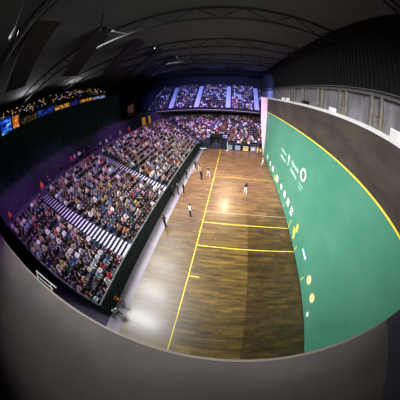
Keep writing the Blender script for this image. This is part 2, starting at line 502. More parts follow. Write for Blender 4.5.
# ------------------------------------------------------------------ seating bowl
NR, RD, RH, Z1 = 15, 0.747, 0.355, 1.1
D0 = 0.32
CX, CYc, CR = -13.8, 38.8, 1.2
YS, XE = 1.7, 4.0
def path(d, s):
    """point at arclength s on the bowl line at offset d; returns (x, y, facing angle towards the court)"""
    L1 = CYc - YS; La = (CR+d)*PI/2
    if s < L1: return (-15-d, YS+s, 0.0)
    if s < L1+La:
        a = (s-L1)/(CR+d)
        return (CX-(CR+d)*math.cos(a), CYc+(CR+d)*math.sin(a), -a)
    return (CX+(s-L1-La), CYc+CR+d, -PI/2)
def path_pts(d, na=14):
    L1 = CYc-YS; La = (CR+d)*PI/2
    return [path(d, 0)[:2]]+[path(d, L1+La*k/na)[:2] for k in range(na+1)]+[(XE, CYc+CR+d)]

VX0, VX1, VD = -12.45, -9.95, 2.4      # vomitory opening in the end stand
# stepped body of the bowl : profile extruded along the path
prof = []
for r in range(NR):
    d0 = D0+r*RD; z = Z1+r*RH
    prof += [(d0, z), (d0+0.42, z)]
    prof += [(d0+0.42, z+0.40), (d0+RD, z+0.40)]
prof += [(D0+NR*RD, Z1+NR*RH), (D0+NR*RD+3.6, Z1+NR*RH)]
def sweep(profile, mi_fn, xa=None):
    m = MB(); rows = [path_pts(d) for d, z in profile]; n = len(rows[0])
    for (d, z), row in zip(profile, rows): m.v += [(x, y, z) for x, y in row]
    for i in range(len(profile)-1):
        for k in range(n-1):
            m.f.append((i*n+k, i*n+k+1, (i+1)*n+k+1, (i+1)*n+k)); m.m.append(mi_fn(i))
    return m
TOP = Z1+NR*RH; DT = D0+NR*RD
m = sweep([(D0, 0)]+prof, lambda i: (1 if i > 0 and (i-1) % 4 in (1, 2) and i < 4*NR else (2 if i >= 4*NR+1 else 0)))
# closed near end
e = [(d, z) for d, z in [(D0, 0)]+prof]+[(DT+3.6, 0)]
m.add([(-15-d, YS, z) for d, z in e], [tuple(range(len(e)))], 3)
bowl = struct(m.build('seating_tier_floor', [M_tier, M_bench, M_walk, M_barrier]))

# barrier and rail along the front of the bowl
m = MB(); m.box(-15.3, -15.18, YS-.02, CYc-.2, 0, 1.95)
struct(m.build('wall_courtside', M_barrier))
m = MB(); pp = [path(.18, (CYc-YS)-.2+((CR+.18)*PI/2+.4)*k/8)[:2] for k in range(9)]
for (x0, y0), (x1, y1) in zip(pp[:-1], pp[1:]): m.bar((x0, y0, .75), (x1, y1, .75), .12, 1.5)
struct(m.build('wall_corner', M_barrier))
for x0, x1 in ((CX, VX0-.3), (VX1+.3, XE)):
    m = MB(); m.box(x0, x1, CYc+CR+.14, CYc+CR+.26, 0, 1.15)
    struct(m.build('wall_end_barrier', M_barrier))
def rail_along(name, d, z, mat, label, w=0.05, posts=2.0, zb=None, cat='handrail'):
    pts = path_pts(d)
    r = empty(name, (pts[0][0], pts[0][1], z)); tag(r, label, cat)
    m = MB(); b = Vector((pts[0][0], pts[0][1], z))
    for a, c in zip(pts[:-1], pts[1:]):
        m.bar(Vector((*a, z))-b, Vector((*c, z))-b, w)
    m.build('top_rail', mat, r)
    if zb is not None:
        for a, c in zip(pts[:-1], pts[1:]):
            L = math.dist(a, c); n = max(1, round(L/posts))
            for k in range(n):
                x = a[0]+(c[0]-a[0])*k/n-b.x; y = a[1]+(c[1]-a[1])*k/n-b.y
                m = MB(); m.box(x-.025, x+.025, y-.025, y+.025, zb-z, 0); m.build('post', mat, r)
    return r
r = empty('handrail', (-15.22, YS, 1.95)); tag(r, 'thin pale handrail on top of the dark courtside barrier', 'handrail')
m = MB(); m.box(-.02, .02, 0, CYc-YS, .13, .17); m.build('top_rail', M_railg, r)
for k in range(16):
    m = MB(); y = .1+k*2.44; m.box(-.02, .02, y, y+.04, 0, .13); m.build('post', M_rail, r)

# near end guard rail of the stand
r = empty('end_rail', (-15.2, YS, Z1)); tag(r, 'thin rail sloping up the open end of the stand beside the deck', 'handrail')
m = MB(); m.bar((0, 0, 1.1), (-NR*RD, 0, NR*RH+1.1), .05); m.build('top_rail', M_rail_dark, r)
for k in range(8):
    x = -k*NR*RD/7; z = -x/RD*RH
    m = MB(); m.box(x-.02, x+.02, -.02, .02, z-.05, z+1.1); m.build('post', M_rail_dark, r)

# walkway behind the bowl: back wall, rail, curtain
DB = DT+3.6
m = sweep([(DB, TOP), (DB, 9.4), (DB+.25, 9.4), (DB+.25, TOP)], lambda i: 0)
struct(m.build('wall_walkway', M_purple_wall))
rail_along('walkway_rail', DB-.06, 9.62, M_rail_dark, 'dim railing along the top of the purple walkway wall', 0.06, 1.2, 9.4)
# hanging black curtain, pleated
m = MB(); n = 330
for k in range(n+1):
    y = -9+k*(41/n); x = -30.3+0.10*math.sin(k*1.9)
    m.v += [(x, y, 9.3), (x, y, 15.45), (x-.06, y, 15.45), (x-.06, y, 9.3)]
for k in range(n):
    a = 4*k; b = a+4
    for i in range(4):
        m.f.append((a+i, b+i, b+(i+1) % 4, a+(i+1) % 4)); m.m.append(0)
cur = m.build('curtain', M_curtain, smooth=False)
tag(cur, 'long black curtain hanging behind the purple walkway of the side stand', 'curtain')
m = MB(); m.bar((-30.3, -9, 15.5), (-30.3, 32, 15.5), .12); m.build('curtain_rail', M_rail_dark, cur)

# ------------------------------------------------------------------ stairs
# (s positions of aisles are skipped by the people)
def stair_edges(st, d):
    t = d/(NR*RD); (a0, a1), (b0, b1) = st
    return a0+(b0-a0)*t, a1+(b1-a1)*t
STA = ((6.9, 8.6), (7.25, 8.25)); STB = ((17.85, 18.95), (18.35, 19.45))
def straight_stairs(name, st, label):
    m = MB()
    for k in range(NR*2):
        d = D0+k*RD/2; z = Z1+k*RH/2
        y0, y1 = stair_edges(st, d)
        zt = z+.05+RH/2 if k else z+.2
        m.box(-15-d-RD/2, -15-d, y0, y1, z-.3, zt, 0)
        m.box(-15-d-.24, -15-d+.01, y0+.02, y1-.02, zt, zt+.012, 1)
    o = m.build(name, [M_step_dark, M_step_white]); tag(o, label, kind='structure')
    return o
straight_stairs('floor_stairs', STA, 'white edged stairs through the side stand')
straight_stairs('floor_stairs', STB, 'white edged stairs through the side stand')
AC = math.radians(31)       # corner stairs angle
m = MB()
for k in range(NR*2):
    d = D0+k*RD/2+CR; z = Z1+k*RH/2+.05+RH/2
    u = Vector((-math.cos(AC), math.sin(AC), 0)); t = Vector((u.y, -u.x, 0)); c = Vector((CX, CYc, 0))
    p = c+u*d; q = c+u*(d+RD/2); ww = .65
    m.add([p-t*ww+Vector((0,0,z)), p+t*ww+Vector((0,0,z)), q+t*ww+Vector((0,0,z)), q-t*ww+Vector((0,0,z)),
           p-t*ww+Vector((0,0,z-.3)), p+t*ww+Vector((0,0,z-.3))], [(0,1,2,3), (0,4,5,1)], 0)
    q2 = c+u*(d+.22)
    m.add([p-t*ww+Vector((0,0,z+.012)), p+t*ww+Vector((0,0,z+.012)), q2+t*ww+Vector((0,0,z+.012)), q2-t*ww+Vector((0,0,z+.012))], [(0,1,2,3)], 1)
struct(m.build('floor_stairs', [M_step_dark, M_step_white]))

# vomitory in the end stand
YV = CYc+CR
m = MB()
m.box(VX0-.2, VX0, YV+.1, YV+2.7, 0, 3.1); m.box(VX1, VX1+.2, YV+.1, YV+2.7, 0, 3.1)
m.box(VX0-.2, VX1+.2, YV+.1, YV+2.7, 2.95, 3.15)
struct(m.build('door_1', M_louvre))
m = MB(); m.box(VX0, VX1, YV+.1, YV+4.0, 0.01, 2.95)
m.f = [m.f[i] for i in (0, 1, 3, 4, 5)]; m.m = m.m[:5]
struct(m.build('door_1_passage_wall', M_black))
for x0, x1 in ((VX0-1.4, VX0-.22), (VX1+.22, VX1+1.4)):
    m = MB()
    for k in range(8):
        z = .3+k*.36; y = YV+.28+k*.4
        m.box(x0, x1, y, y+.4, z-.4, z, 0); m.box(x0+.02, x1-.02, y-.01, y+.3, z, z+.012, 1)
        m.box(x0+.02, x1-.02, y-.012, y, z-.2, z, 1)
    struct(m.build('floor_stairs', [M_tier, M_upstep]))
# low boards standing at the end of the court
M_btile = Mat('board_pale', rgb(150, 150, 156), .6).m
M_bd = [Mat('board_green', rgb(90, 150, 110), .6).m, Mat('board_blue', rgb(120, 150, 200), .6).m, Mat('board_yellow', rgb(214, 190, 96), .6).m, Mat('board_white', rgb(226, 222, 222), .6).m]
for (x, mt, lab) in ((-7.9, 0, 'white and green advertising board on the end barrier'), (-6.0, 1, 'white and blue advertising board on the end barrier'),
                     (-4.1, 2, 'yellow advertising board on the end barrier'), (-2.3, 3, 'plain white advertising board on the end barrier by the white panel')):
    b = empty('advertising_board', (x, YV-.2, 0)); tag(b, lab, 'board', 'advertising boards at the far end')
    m = MB(); m.box(-.62, .62, 0, .06, .15, 1.3); m.build('panel', M_btile if mt != 2 else M_bd[2], b)
    m = MB(); m.box(-.5, .5, -.01, 0, .75, 1.2) if mt != 3 else m.box(-.3, .3, -.01, 0, .5, .9); m.build('print', M_bd[mt] if mt != 2 else M_btile, b)
    for dx in (-.5, .5):
        m = MB(); m.box(dx-.04, dx+.04, -.12, .12, 0, .15); m.build('foot', M_black, b)
b = empty('bench', (-14.1, YV-1.0, 0)); tag(b, 'low white bench at the far end beside the corner of the stand', 'bench')
m = MB(); m.box(-.8, .8, -.18, .18, .4, .46); m.build('seat', M_white, b)
for dx in (-.65, .65):
    m = MB(); m.box(dx-.05, dx+.05, -.15, .15, 0, .4); m.build('leg', M_black, b)
b = empty('net_post', (-8.4, YV-.5, 0)); tag(b, 'slim white post standing on the court at the end barrier', 'post')
m = MB(); m.tube([(0,0,.06),(0,0,2.3)], .05, 8); m.build('pole', M_white, b)
m = MB(); m.box(-.2, .2, -.2, .2, 0, .05); m.build('base', M_white, b)

# ------------------------------------------------------------------ upper end tier
UY, UZ, US = 46.3, 9.0, 0.6
UX0, UX1 = -38.0, 1.6
NU = 14
m = MB(); n = 0
prof = [(UY, 8.55), (UY, UZ+.75), (UY+.15, UZ+.75), (UY+.15, UZ)]
for k in range(NU):
    y = UY+.6+k*.85; z = UZ+k*.51
    prof += [(y, z), (y+.4, z), (y+.4, z+.4), (y+.85, z+.4)]
prof += [(UY+.6+NU*.85, UZ+NU*.51), (62, UZ+NU*.51), (62, 8.55)]
for y, z in prof: m.v += [(UX0, y, z+.22), (UX1, y, z)]
for i in range(len(prof)-1):
    m.f.append((2*i, 2*i+1, 2*i+3, 2*i+2)); m.m.append(1 if 3 < i < len(prof)-4 and (i % 4) in (1, 2) else 0)
m.f.append(tuple(2*i for i in range(len(prof)))); m.m.append(0)
m.f.append((0, 1, 2*len(prof)-1, 2*len(prof)-2)); m.m.append(0)
struct(m.build('upper_tier_floor', [M_fascia, M_bench]))
m = MB(); m.v = [(UX0, UY-.06, 9.2), (UX1, UY-.06, 8.95), (UX1, UY-.06, 9.03), (UX0, UY-.06, 9.28), (UX0, UY, 9.2), (UX1, UY, 8.95), (UX1, UY, 9.03), (UX0, UY, 9.28)]
m.f = [(0,1,2,3), (0,4,5,1), (3,2,6,7)]; m.m = [0]*3
struct(m.build('trim_3', M_parapet))
for xb, xt in ((-24.4, -25.6), (-17.2, -17.3), (-8.7, -8.7), (-1.0, -.3)):
    m = MB()
    for k in range(NU*2):
        y = UY+.5+k*.425; z = UZ+.2+k*.255+.18; x = xb+(xt-xb)*k/(NU*2)
        m.box(x-.62, x+.62, y, y+.43, z-.3, z, 0)
    struct(m.build('upper_stairs_floor', [M_upstep]))
# pinkish lit wedge wall closing the upper tier on the left and the mast beside it
m = MB(); v = [(-38.1, 46.4, 9.4), (-35.8, 46.4, 9.4), (-35.8, 46.4, 12.7), (-37.7, 46.4, 12.1)]
m.add(v+[(x, 46.7, z) for x, y, z in v], [(0,1,2,3), (7,6,5,4), (0,4,5,1), (1,5,6,2), (2,6,7,3), (3,7,4,0)])
tag(m.build('wedge_panel', mottled('salmon_panel', rgb(210, 150, 130), .1)), 'salmon coloured wedge panel at the outer end of the upper tier', 'panel')
m = MB(); m.bar((-35.7, 46.6, 12.6), (-34.0, 49.0, 20.2), .18); m.build('roof_strut', M_rail_dark)
tag(bpy.data.objects['roof_strut'], 'slanting grey strut above the salmon wedge panel', 'strut')
# warm lit doors under the tier
M_warm = emit('warm_door', rgb(240, 170, 80), 0.3)
for px, py, w, lab in ((-29.75, 41.1, 1.6, 'amber lit doorway in the corner of the purple walkway wall'), (-28.95, 43.4, .9, 'narrower amber lit doorway in the walkway wall, under the upper tier')):
    u = Vector((px-CX, py-CYc, 0)).normalized(); c = Vector((CX, CYc, 0))+u*(CR+DB-.12)
    o = empty('lit_doorway', (c.x, c.y, TOP), math.atan2(u.y, u.x)+PI/2)
    tag(o, lab, 'doorway', 'lit doorways under the upper tier')
    m = MB(); m.box(-w/2, w/2, 0, .05, 0, 2.1); m.build('door', M_warm, o)
    m = MB(); m.box(-w/2-.1, -w/2, -.05, .06, 0, 2.2); m.box(w/2, w/2+.1, -.05, .06, 0, 2.2); m.box(-w/2, w/2, -.05, .06, 2.1, 2.2); m.build('frame', M_tier, o)

# ------------------------------------------------------------------ gallery with coloured lights above the curtain
m = MB()
gp = [(-30.6, 15.2)]
for k in range(7): gp += [(-31.4-k*.9, 15.2+k*.5), (-31.4-k*.9, 15.7+k*.5)]
gp += [(-40, 18.7), (-40, 8)]
for x, z in gp: m.v += [(x, -9, z), (x, 32, z)]
for i in range(len(gp)-1): m.f.append((2*i, 2*i+1, 2*i+3, 2*i+2)); m.m.append(0)
m.f.append(tuple(2*i+1 for i in range(len(gp)))); m.m.append(0)
struct(m.build('gallery_floor', M_darkwall))
def led_mat(name, c1, c2, strength, scale=2.2):
    M = Mat(name, (0, 0, 0, 1), .5)
    nz = M.noise(M.coords((1, 1, 1.6)), scale, 5, .7)
    col = M.ramp(nz, [(0.40, (0, 0, 0, 1)), (0.54, c1), (0.66, c2)])
    M.l(col, M.b.inputs['Emission Color']); M.b.inputs['Emission Strength'].default_value = strength
    return M.m
LB = led_mat('led_blue', rgb(20, 60, 190), rgb(130, 220, 255), 1.0, 0.7)
LY = led_mat('led_amber', rgb(170, 110, 30), rgb(255, 220, 120), 1.1)
LO = led_mat('led_orange', rgb(200, 110, 40), rgb(255, 210, 150), 1.2, 1.4)
LN = led_mat('led_navy', rgb(20, 40, 130), rgb(60, 90, 210), 0.8, 1.0)
LW = led_mat('led_pale', rgb(120, 150, 190), rgb(230, 235, 240), 0.9, 2.0)
LD = led_mat('led_dim', rgb(50, 40, 24), rgb(150, 130, 70), 0.8, 2.6)
for y0, y1, h, mt, lab in ((5.9, 7.6, 2.0, LB, 'cyan and blue light screen above the curtain nearest the deck'),
                           (7.9, 8.9, 1.7, LO, 'bright orange light screen above the curtain beside the cyan one'),
                           (9.2, 12.0, .8, LD, 'dim speckled light screen above the curtain beside the orange one'),
                           (12.2, 15.3, .9, LN, 'deep blue light screen above the curtain'),
                           (15.5, 18.6, .6, LY, 'amber light screen above the curtain between two blue ones'),
                           (18.8, 21.0, .55, LN, 'second deep blue light screen above the curtain, past the amber one'),
                           (21.2, 24.4, .5, LY, 'second amber light screen above the curtain, towards the corner'),
                           (24.6, 28.0, .5, LW, 'pale white light screen at the corner end of the curtain')):
    o = empty('light_screen', (-30.9, (y0+y1)/2, 15.6)); tag(o, lab, 'screen', 'light screens above the curtain')
    m = MB(); w = (y1-y0)/2; m.box(0, .03, -w, w, 0, h); m.build('display', mt, o)
    m = MB(); m.box(-.15, -.001, -w, w, -.4, h+.03); m.build('casing', M_black, o)
# small warm lamps strung over the gallery
M_bulb = [emit('bulb_warm', rgb(240, 180, 90), .8), emit('bulb_white', rgb(255, 230, 190), .7), emit('bulb_blue', rgb(70, 100, 230), .9)]
bm_b = []
for k in range(3):
    m = MB(); m.ball((0, 0, 0), .09, 8, 6); bm_b.append(m.mesh('bulb', M_bulb[k], True))
m = MB(); m.box(-.06, .06, -.06, .06, .06, .22); cap_me = m.mesh('cap', M_black)
for k in range(110):
    y = 5.5+24*rnd.random()**1.0; row = rnd.randrange(5)
    x = -31.6-row*.9-.3*rnd.random(); z = 17.2+row*.42+.5*rnd.random()-max(0, (y-8))*.02
    i = rnd.choice((0, 0, 0, 1, 2))
    o = link(bpy.data.objects.new('gallery_lamp', bm_b[i])); o.location = (x, y, z)
    tag(o, 'tiny glowing lamp hanging over the dark gallery above the curtain', 'lamp', 'tiny lamps over the gallery')
    c = link(bpy.data.objects.new('cap', cap_me), o)

# ------------------------------------------------------------------ people
def seg_dist(p, a, b):
    ab = b-a; t = max(0, min(1, (p-a).dot(ab)/ab.dot(ab))); return (p-(a+ab*t)).length

def hand(mb, wrist, direc, side, palm_n, mi, curl=0.5):
    """five separate bent fingers on a palm; direc = pointing direction, palm_n = palm normal"""
    d = Vector(direc).normalized(); n = Vector(palm_n); n = (n-d*n.dot(d)).normalized(); s = d.cross(n)*side
    w = Vector(wrist); k = w+d*.085
    for i, (off, ln) in enumerate(((-.03, .066), (-.01, .075), (.01, .07), (.03, .055))):
        a = k+s*off-d*.02; b = k+s*off*1.1+d*ln*.5+n*curl*.012
        c = b+(d*(1-curl*.6)+n*curl).normalized()*ln*.35; e = c+(d*(1-curl)+n*curl*1.3).normalized()*ln*.28
        mb.tube([a, b, c, e], [.0095, .009, .0082, .007], 6, mi)
    a = w+d*.02-s*.025; b = a-s*.03+d*.03+n*.012; c = b-s*.008+d*.035+n*.012
    mb.tube([a, b, c], [.012, .0105, .0085], 6, mi)

def make_body(name, J, mats, voxel=0.024, sleeve=0.5, hair=True):
    """J: joints; one continuous remeshed skin, then fingers and face features rooted in it"""
    V = {k: Vector(v) for k, v in J.items() if k != 'curl'}
    mb = MB()
    pel, chest, neck, head = V['pelvis'], V['chest'], V['neck'], V['head']
    ux = (V['sh_r']-V['sh_l']).normalized()
    # torso: stacked flattened ellipses from hip to collar
    mid = (pel+chest)/2
    def loft(centers, ws, ds):
        n = 16; vs = []
        for i, (c, w, dd) in enumerate(zip(centers, ws, ds)):
            t = (centers[min(i+1, len(centers)-1)]-centers[max(i-1, 0)]).normalized()
            f = t.cross(ux).normalized()
            for k in range(n):
                a = 2*PI*k/n
                vs.append(c+ux*math.cos(a)*w+f*math.sin(a)*dd)
        fs = []
        for i in range(len(centers)-1):
            for k in range(n):
                fs.append((i*n+k, i*n+(k+1) % n, (i+1)*n+(k+1) % n, (i+1)*n+k))
        fs.append(tuple(range(n))[::-1]); fs.append(tuple((len(centers)-1)*n+k for k in range(n)))
        mb.add(vs, fs)
    up = (chest-pel).normalized()
    shm = (V['sh_l']+V['sh_r'])/2
    loft([pel-up*.09, pel, pel+up*.12, mid+up*.08, chest, shm-up*.02, shm+up*.05, neck],
         [.13, .172, .165, .158, .18, .185, .12, .06], [.09, .115, .105, .1, .115, .1, .075, .06])
    mb.tube([shm, neck, head-Vector((0, 0, .06))], [.07, .058, .056], 12)
    hf = Vector(J.get('look', (0, 1, 0))).normalized(); hr = hf.cross(Vector((0, 0, 1))).normalized()
    mb.ball(head+Vector((0, 0, .02)), (.078, .092, .108), 14, 10)
    mb.ball(head+hf*.03-Vector((0, 0, .06)), (.055, .06, .055), 12, 8)   # jaw
    mb.tube([head+hf*.085+Vector((0, 0, .012)), head+hf*.108-Vector((0, 0, .022))], [.012, .017], 8)   # nose
    for sg in (-1, 1):
        mb.ball(head+hr*(.078*sg)-hf*.005-Vector((0, 0, .005)), (.018, .02, .03), 8, 6)
    for sd in 'lr':
        sh, el, wr = V['sh_'+sd], V['el_'+sd], V['wr_'+sd]
        mb.tube([shm+(sh-shm)*.55, sh, sh+(el-sh)*.35, el], [.075, .066, .056, .045], 12)
        mb.tube([el, el+(wr-el)*.35, wr], [.045, .045, .03], 12)
        dr = Vector(J['hd_'+sd]).normalized()
        mb.tube([wr, wr+dr*.045, wr+dr*.08], [.03, .041, .036], 10)
        hp, kn, an, to = V['hp_'+sd], V['kn_'+sd], V['an_'+sd], V['to_'+sd]
        mb.tube([hp, hp+(kn-hp)*.4, kn], [.095, .085, .06], 12)
        mb.tube([kn, kn+(an-kn)*.35, an], [.06, .06, .043], 12)
        mb.tube([an-Vector((0, 0, .02))-(to-an)*.25, an*.5+to*.5-Vector((0, 0, .005)), to], [.042, .045, .035], 10)
    me = mb.mesh(name+'_raw', [])
    ob = link(bpy.data.objects.new(name+'_tmp', me))
    md = ob.modifiers.new('r', 'REMESH'); md.mode = 'VOXEL'; md.voxel_size = voxel; md.use_smooth_shade = True
    sm = ob.modifiers.new('s', 'SMOOTH'); sm.iterations = 3; sm.factor = 0.5
    bpy.context.view_layer.update()
    body = bpy.data.meshes.new_from_object(ob.evaluated_get(bpy.context.evaluated_depsgraph_get()))
    bpy.data.objects.remove(ob); bpy.data.meshes.remove(me)
    out = MB(); out.v = [tuple(v.co) for v in body.vertices]
    segs = []
    for sd in 'lr':
        sh, el, wr = V['sh_'+sd], V['el_'+sd], V['wr_'+sd]
        dr = Vector(J['hd_'+sd]).normalized()
        cut = el+(wr-el)*(sleeve*2-1) if sleeve > .5 else sh+(el-sh)*sleeve*2
        segs.append((0, sh, cut, .06))
        if sleeve <= .5: segs += [(2, cut, el, .05), (2, el, wr, .045)]
        else: segs += [(0, sh, el, .055)]; segs += [(0, el, cut, .045), (2, cut, wr, .035)]
        segs.append((2, wr, wr+dr*.08, .04))
        segs += [(1, V['hp_'+sd], V['kn_'+sd], .085), (1, V['kn_'+sd], V['an_'+sd]+Vector((0, 0, .05)), .055),
                 (4, V['an_'+sd]-Vector((0, 0, .03)), V['to_'+sd], .045)]
    segs += [(1, pel-up*.1, pel-up*.02, .17), (0, pel+up*.08, chest, .17), (0, chest, shm, .17), (0, V['sh_l'], V['sh_r'], .06)]
    segs += [(2, neck, head, .06)]
    for p in body.polygons:
        c = p.center; best = min(segs, key=lambda g: seg_dist(c, g[1], g[2])-g[3]); mi = best[0]
        if mi == 2 or mi == 0:
            rel = c-head
            if rel.length < .16 and c.z > neck.z+.03:
                mi = 2
                fwd = rel.dot(hf)
                if rel.z > .065 or (fwd < .0 and rel.z > -.055) and abs(rel.dot(hr)) < .085 or (fwd < .03 and rel.z > .02): mi = 3
        out.f.append(tuple(p.vertices)); out.m.append(mi)
    bpy.data.meshes.remove(body)
    for sd, sg in (('l', -1), ('r', 1)):
        hand(out, V['wr_'+sd], J['hd_'+sd], sg, J.get('pn_'+sd, (0, 0, -1)), 2, J.get('curl', .5))
    for sg in (-1, 1):
        out.ball(head+hf*.088+hr*(.03*sg)+Vector((0, 0, .02)), .011, 8, 6, 5)
    out.tube([head+hf*.092-hr*.022-Vector((0, 0, .05)), head+hf*.1-Vector((0, 0, .051)), head+hf*.092+hr*.022-Vector((0, 0, .05))], [.005, .008, .005], 6, 6)
    return out.mesh(name, mats, True)

PM = [M_shirt, M_trouser, M_skin, M_hair, M_shoe, M_eye, M_lip]

def seated(lean=0.05, arms='knees', look=(0, 1, -.15), ks=0.0):
    """origin at the bench top under the hips, facing +Y; bench height .40"""
    J = dict(pelvis=(0, 0, .11), chest=(0, lean*.6, .42), neck=(0, lean+.01, .60), head=(0, lean+.045, .74), look=look,
             sh_l=(-.175, lean, .54), sh_r=(.175, lean, .54), hp_l=(-.09, .02, .095), hp_r=(.09, .02, .095),
             kn_l=(-.13-ks, .43, .12), kn_r=(.13+ks, .43, .12), an_l=(-.12-ks, .40, -.32), an_r=(.12+ks, .40, -.32),
             to_l=(-.13-ks, .55, -.365), to_r=(.13+ks, .55, -.365))
    if arms == 'knees':
        J.update(el_l=(-.25, lean+.1, .29), el_r=(.25, lean+.1, .29), wr_l=(-.15, .30, .20), wr_r=(.15, .30, .20), hd_l=(.1, 1, -.15), hd_r=(-.1, 1, -.15))
    elif arms == 'clap':
        J.update(el_l=(-.24, lean+.14, .32), el_r=(.24, lean+.14, .32), wr_l=(-.06, lean+.33, .42), wr_r=(.06, lean+.33, .42), hd_l=(.3, .8, .5), hd_r=(-.3, .8, .5), pn_l=(1, 0, 0), pn_r=(-1, 0, 0))
    elif arms == 'crossed':
        J.update(el_l=(-.25, lean+.08, .30), el_r=(.25, lean+.08, .30), wr_l=(.04, lean+.2, .33), wr_r=(-.04, lean+.21, .29), hd_l=(1, .1, .1), hd_r=(-1, .1, .1), pn_l=(0, -1, 0), pn_r=(0, -1, 0))
    elif arms == 'phone':
        J.update(el_l=(-.25, lean+.1, .29), el_r=(.26, lean+.18, .42), wr_l=(-.15, .30, .20), wr_r=(.16, lean+.30, .62), hd_l=(.1, 1, -.15), hd_r=(-.1, .2, 1), pn_r=(0, 1, 0))
    return J
seat_meshes = [make_body('spectator', seated(.05, 'knees'), PM, sleeve=.95),
               make_body('spectator', seated(.16, 'knees', (.2, 1, -.25)), PM, sleeve=.3),
               make_body('spectator', seated(.04, 'clap', (-.15, 1, -.1)), PM, sleeve=.95),
               make_body('spectator', seated(.0, 'crossed', (.3, 1, -.2), .04), PM, sleeve=.95),
               make_body('spectator', seated(.06, 'phone', (-.3, 1, -.1), .02), PM, sleeve=.3)]
seat_words = ['hands on knees', 'leaning forward', 'clapping', 'arms folded', 'one hand raised']

PAL = [('black', (18,18,22), 20), ('navy', (26,32,56), 14), ('dark grey', (58,58,64), 9), ('grey', (120,118,122), 6), ('white', (240,236,240), 14),
       ('pale blue', (148,166,200), 5), ('denim blue', (72,92,140), 7), ('red', (168,52,50), 3), ('orange', (204,110,66), 2), ('maroon', (90,34,44), 4),
       ('tan', (180,152,124), 6), ('purple', (86,62,112), 3), ('teal', (48,98,104), 2), ('dark green', (36,60,48), 3), ('pink', (206,150,164), 3),
       ('yellow', (204,180,96), 1), ('cream', (214,202,184), 5), ('brown', (86,62,48), 4)]
PW = [p[2] for p in PAL]
def pick(): return rnd.choices(PAL, PW)[0]

# seats
def in_gap(x, y, d, s, ang):
    if ang == 0.0:
        for st in (STA, STB):
            e0, e1 = stair_edges(st, d)
            if e0-.2 < y < e1+.2: return True
        return False
    if ang <= -PI/2+1e-6:
        return (VX0-1.7 < x < VX1+1.7 and d < VD+.9) or x > 3.6 or (-.6 < x and d < 1.6)
    # corner stairs: distance from the ray
    u = (-math.cos(AC), math.sin(AC)); w = abs((x-CX)*u[1]-(y-CYc)*u[0])
    return w < .9
CAM = (-7.22914553, -0.00038590, 13.27915530)
seats = []
for r in range(NR):
    d = D0+r*RD+.62; z = Z1+r*RH+.40
    Ltot = (CYc-YS)+(CR+d)*PI/2+(XE-CX)
    s = .35; k = 0
    while s < Ltot:
        x, y, a = path(d, s)
        if not in_gap(x, y, d, s, a):
            seats.append((x, y, z, a, r, s))
        s += .5
rnd2 = random.Random(3)
seats = [q for q in seats if rnd2.random() > .035]
seats.sort(key=lambda q: math.dist(q[:3], CAM))
ordn = ['first', 'second', 'third', 'fourth', 'fifth', 'sixth', 'seventh', 'eighth', 'ninth', 'tenth', 'eleventh', 'twelfth', 'thirteenth', 'fourteenth',
        'fifteenth', 'sixteenth', 'seventeenth', 'eighteenth', 'nineteenth', 'twentieth', 'twenty-first', 'twenty-second']
rownames = ['front', 'second', 'third', 'fourth', 'fifth', 'sixth', 'seventh', 'eighth', 'ninth', 'tenth', 'eleventh', 'twelfth', 'thirteenth', 'fourteenth', 'back']
near = seats[:300]; rest = seats[300:]
cnt = {}
for q in sorted(near, key=lambda q: (q[4], q[5])):
    x, y, z, a, r, s = q
    before = y < 7.75
    key = (r, before); cnt[key] = cnt.get(key, 0)+1
    nm, c, _ = pick(); k = rnd.randrange(len(seat_meshes))
    o = link(bpy.data.objects.new('spectator', seat_meshes[k]))
    o.location = (x+rnd.uniform(-.03, .03), y+rnd.uniform(-.03, .03), z)
    o.rotation_euler = (0, 0, a-PI/2+rnd.uniform(-.2, .2))
    sc = rnd.uniform(.88, 1.0); o.scale = (sc*.9, sc, 1)
    if r == 0 and 4.2 < y < 4.75: nm, c = 'red', (206, 44, 44)
    o.color = rgb(*c)
    place = "%s row, %s from the stand's open end" % (rownames[r], ordn[cnt[key]-1]) if before else '%s row of the stand, %s past the stairs' % (rownames[r], ordn[cnt[key]-1])
    tag(o, 'spectator in %s, %s, %s' % (nm, seat_words[k], place), 'person',
        'spectators in the nearest blocks of the side stand')

# low detail crowd: one object for everyone else
def low_person():
    mb = MB()
    mb.tube([(0, 0, .02), (0, .01, .25), (0, .03, .50)], [.15, .15, .17], 6, 0, .65)
    mb.ball((0, .06, .74), (.085, .095, .12), 6, 5, 2)
    mb.ball((0, .035, .78), (.09, .095, .10), 6, 4, 3)
    for sg in (-1, 1):
        mb.tube([(.18*sg, .03, .5), (.24*sg, .1, .28), (.14*sg, .32, .2)], [.06, .05, .035], 5, 0, 1, False)
        mb.ball((.13*sg, .35, .19), .045, 5, 4, 2)
        mb.tube([(.09*sg, .02, .1), (.13*sg, .43, .12), (.12*sg, .42, -.36)], [.09, .065, .045], 5, 1, 1, False)
    return mb
LP = low_person()
lv = np.array(LP.v, np.float32); lf = [f for f in LP.f]; lm = np.array(LP.m)
loop_idx = np.concatenate([np.array(f, np.int32) for f in lf]); loop_n = np.array([len(f) for f in lf], np.int32)
loop_m = np.repeat(lm, loop_n)
pts = [(x, y, z, a) for x, y, z, a, r, s in rest]
# upper end tier
for k in range(NU):
    x = -31.0
    while x < 1.0:
        f = (UX1-x)/(UX1-UX0); y = UY+.6+k*.85+.62; z = UZ+k*.51+.4+.22*f
        kk = k/NU
        gaps = [-24.4-1.2*kk, -17.25, -8.7, -1.0+.7*kk]
        if all(abs(x-g) > .95 for g in gaps) and rnd.random() > (.12 if x > -24.5 else .55):
            pts.append((x, y, z, -PI/2))
        x += .56
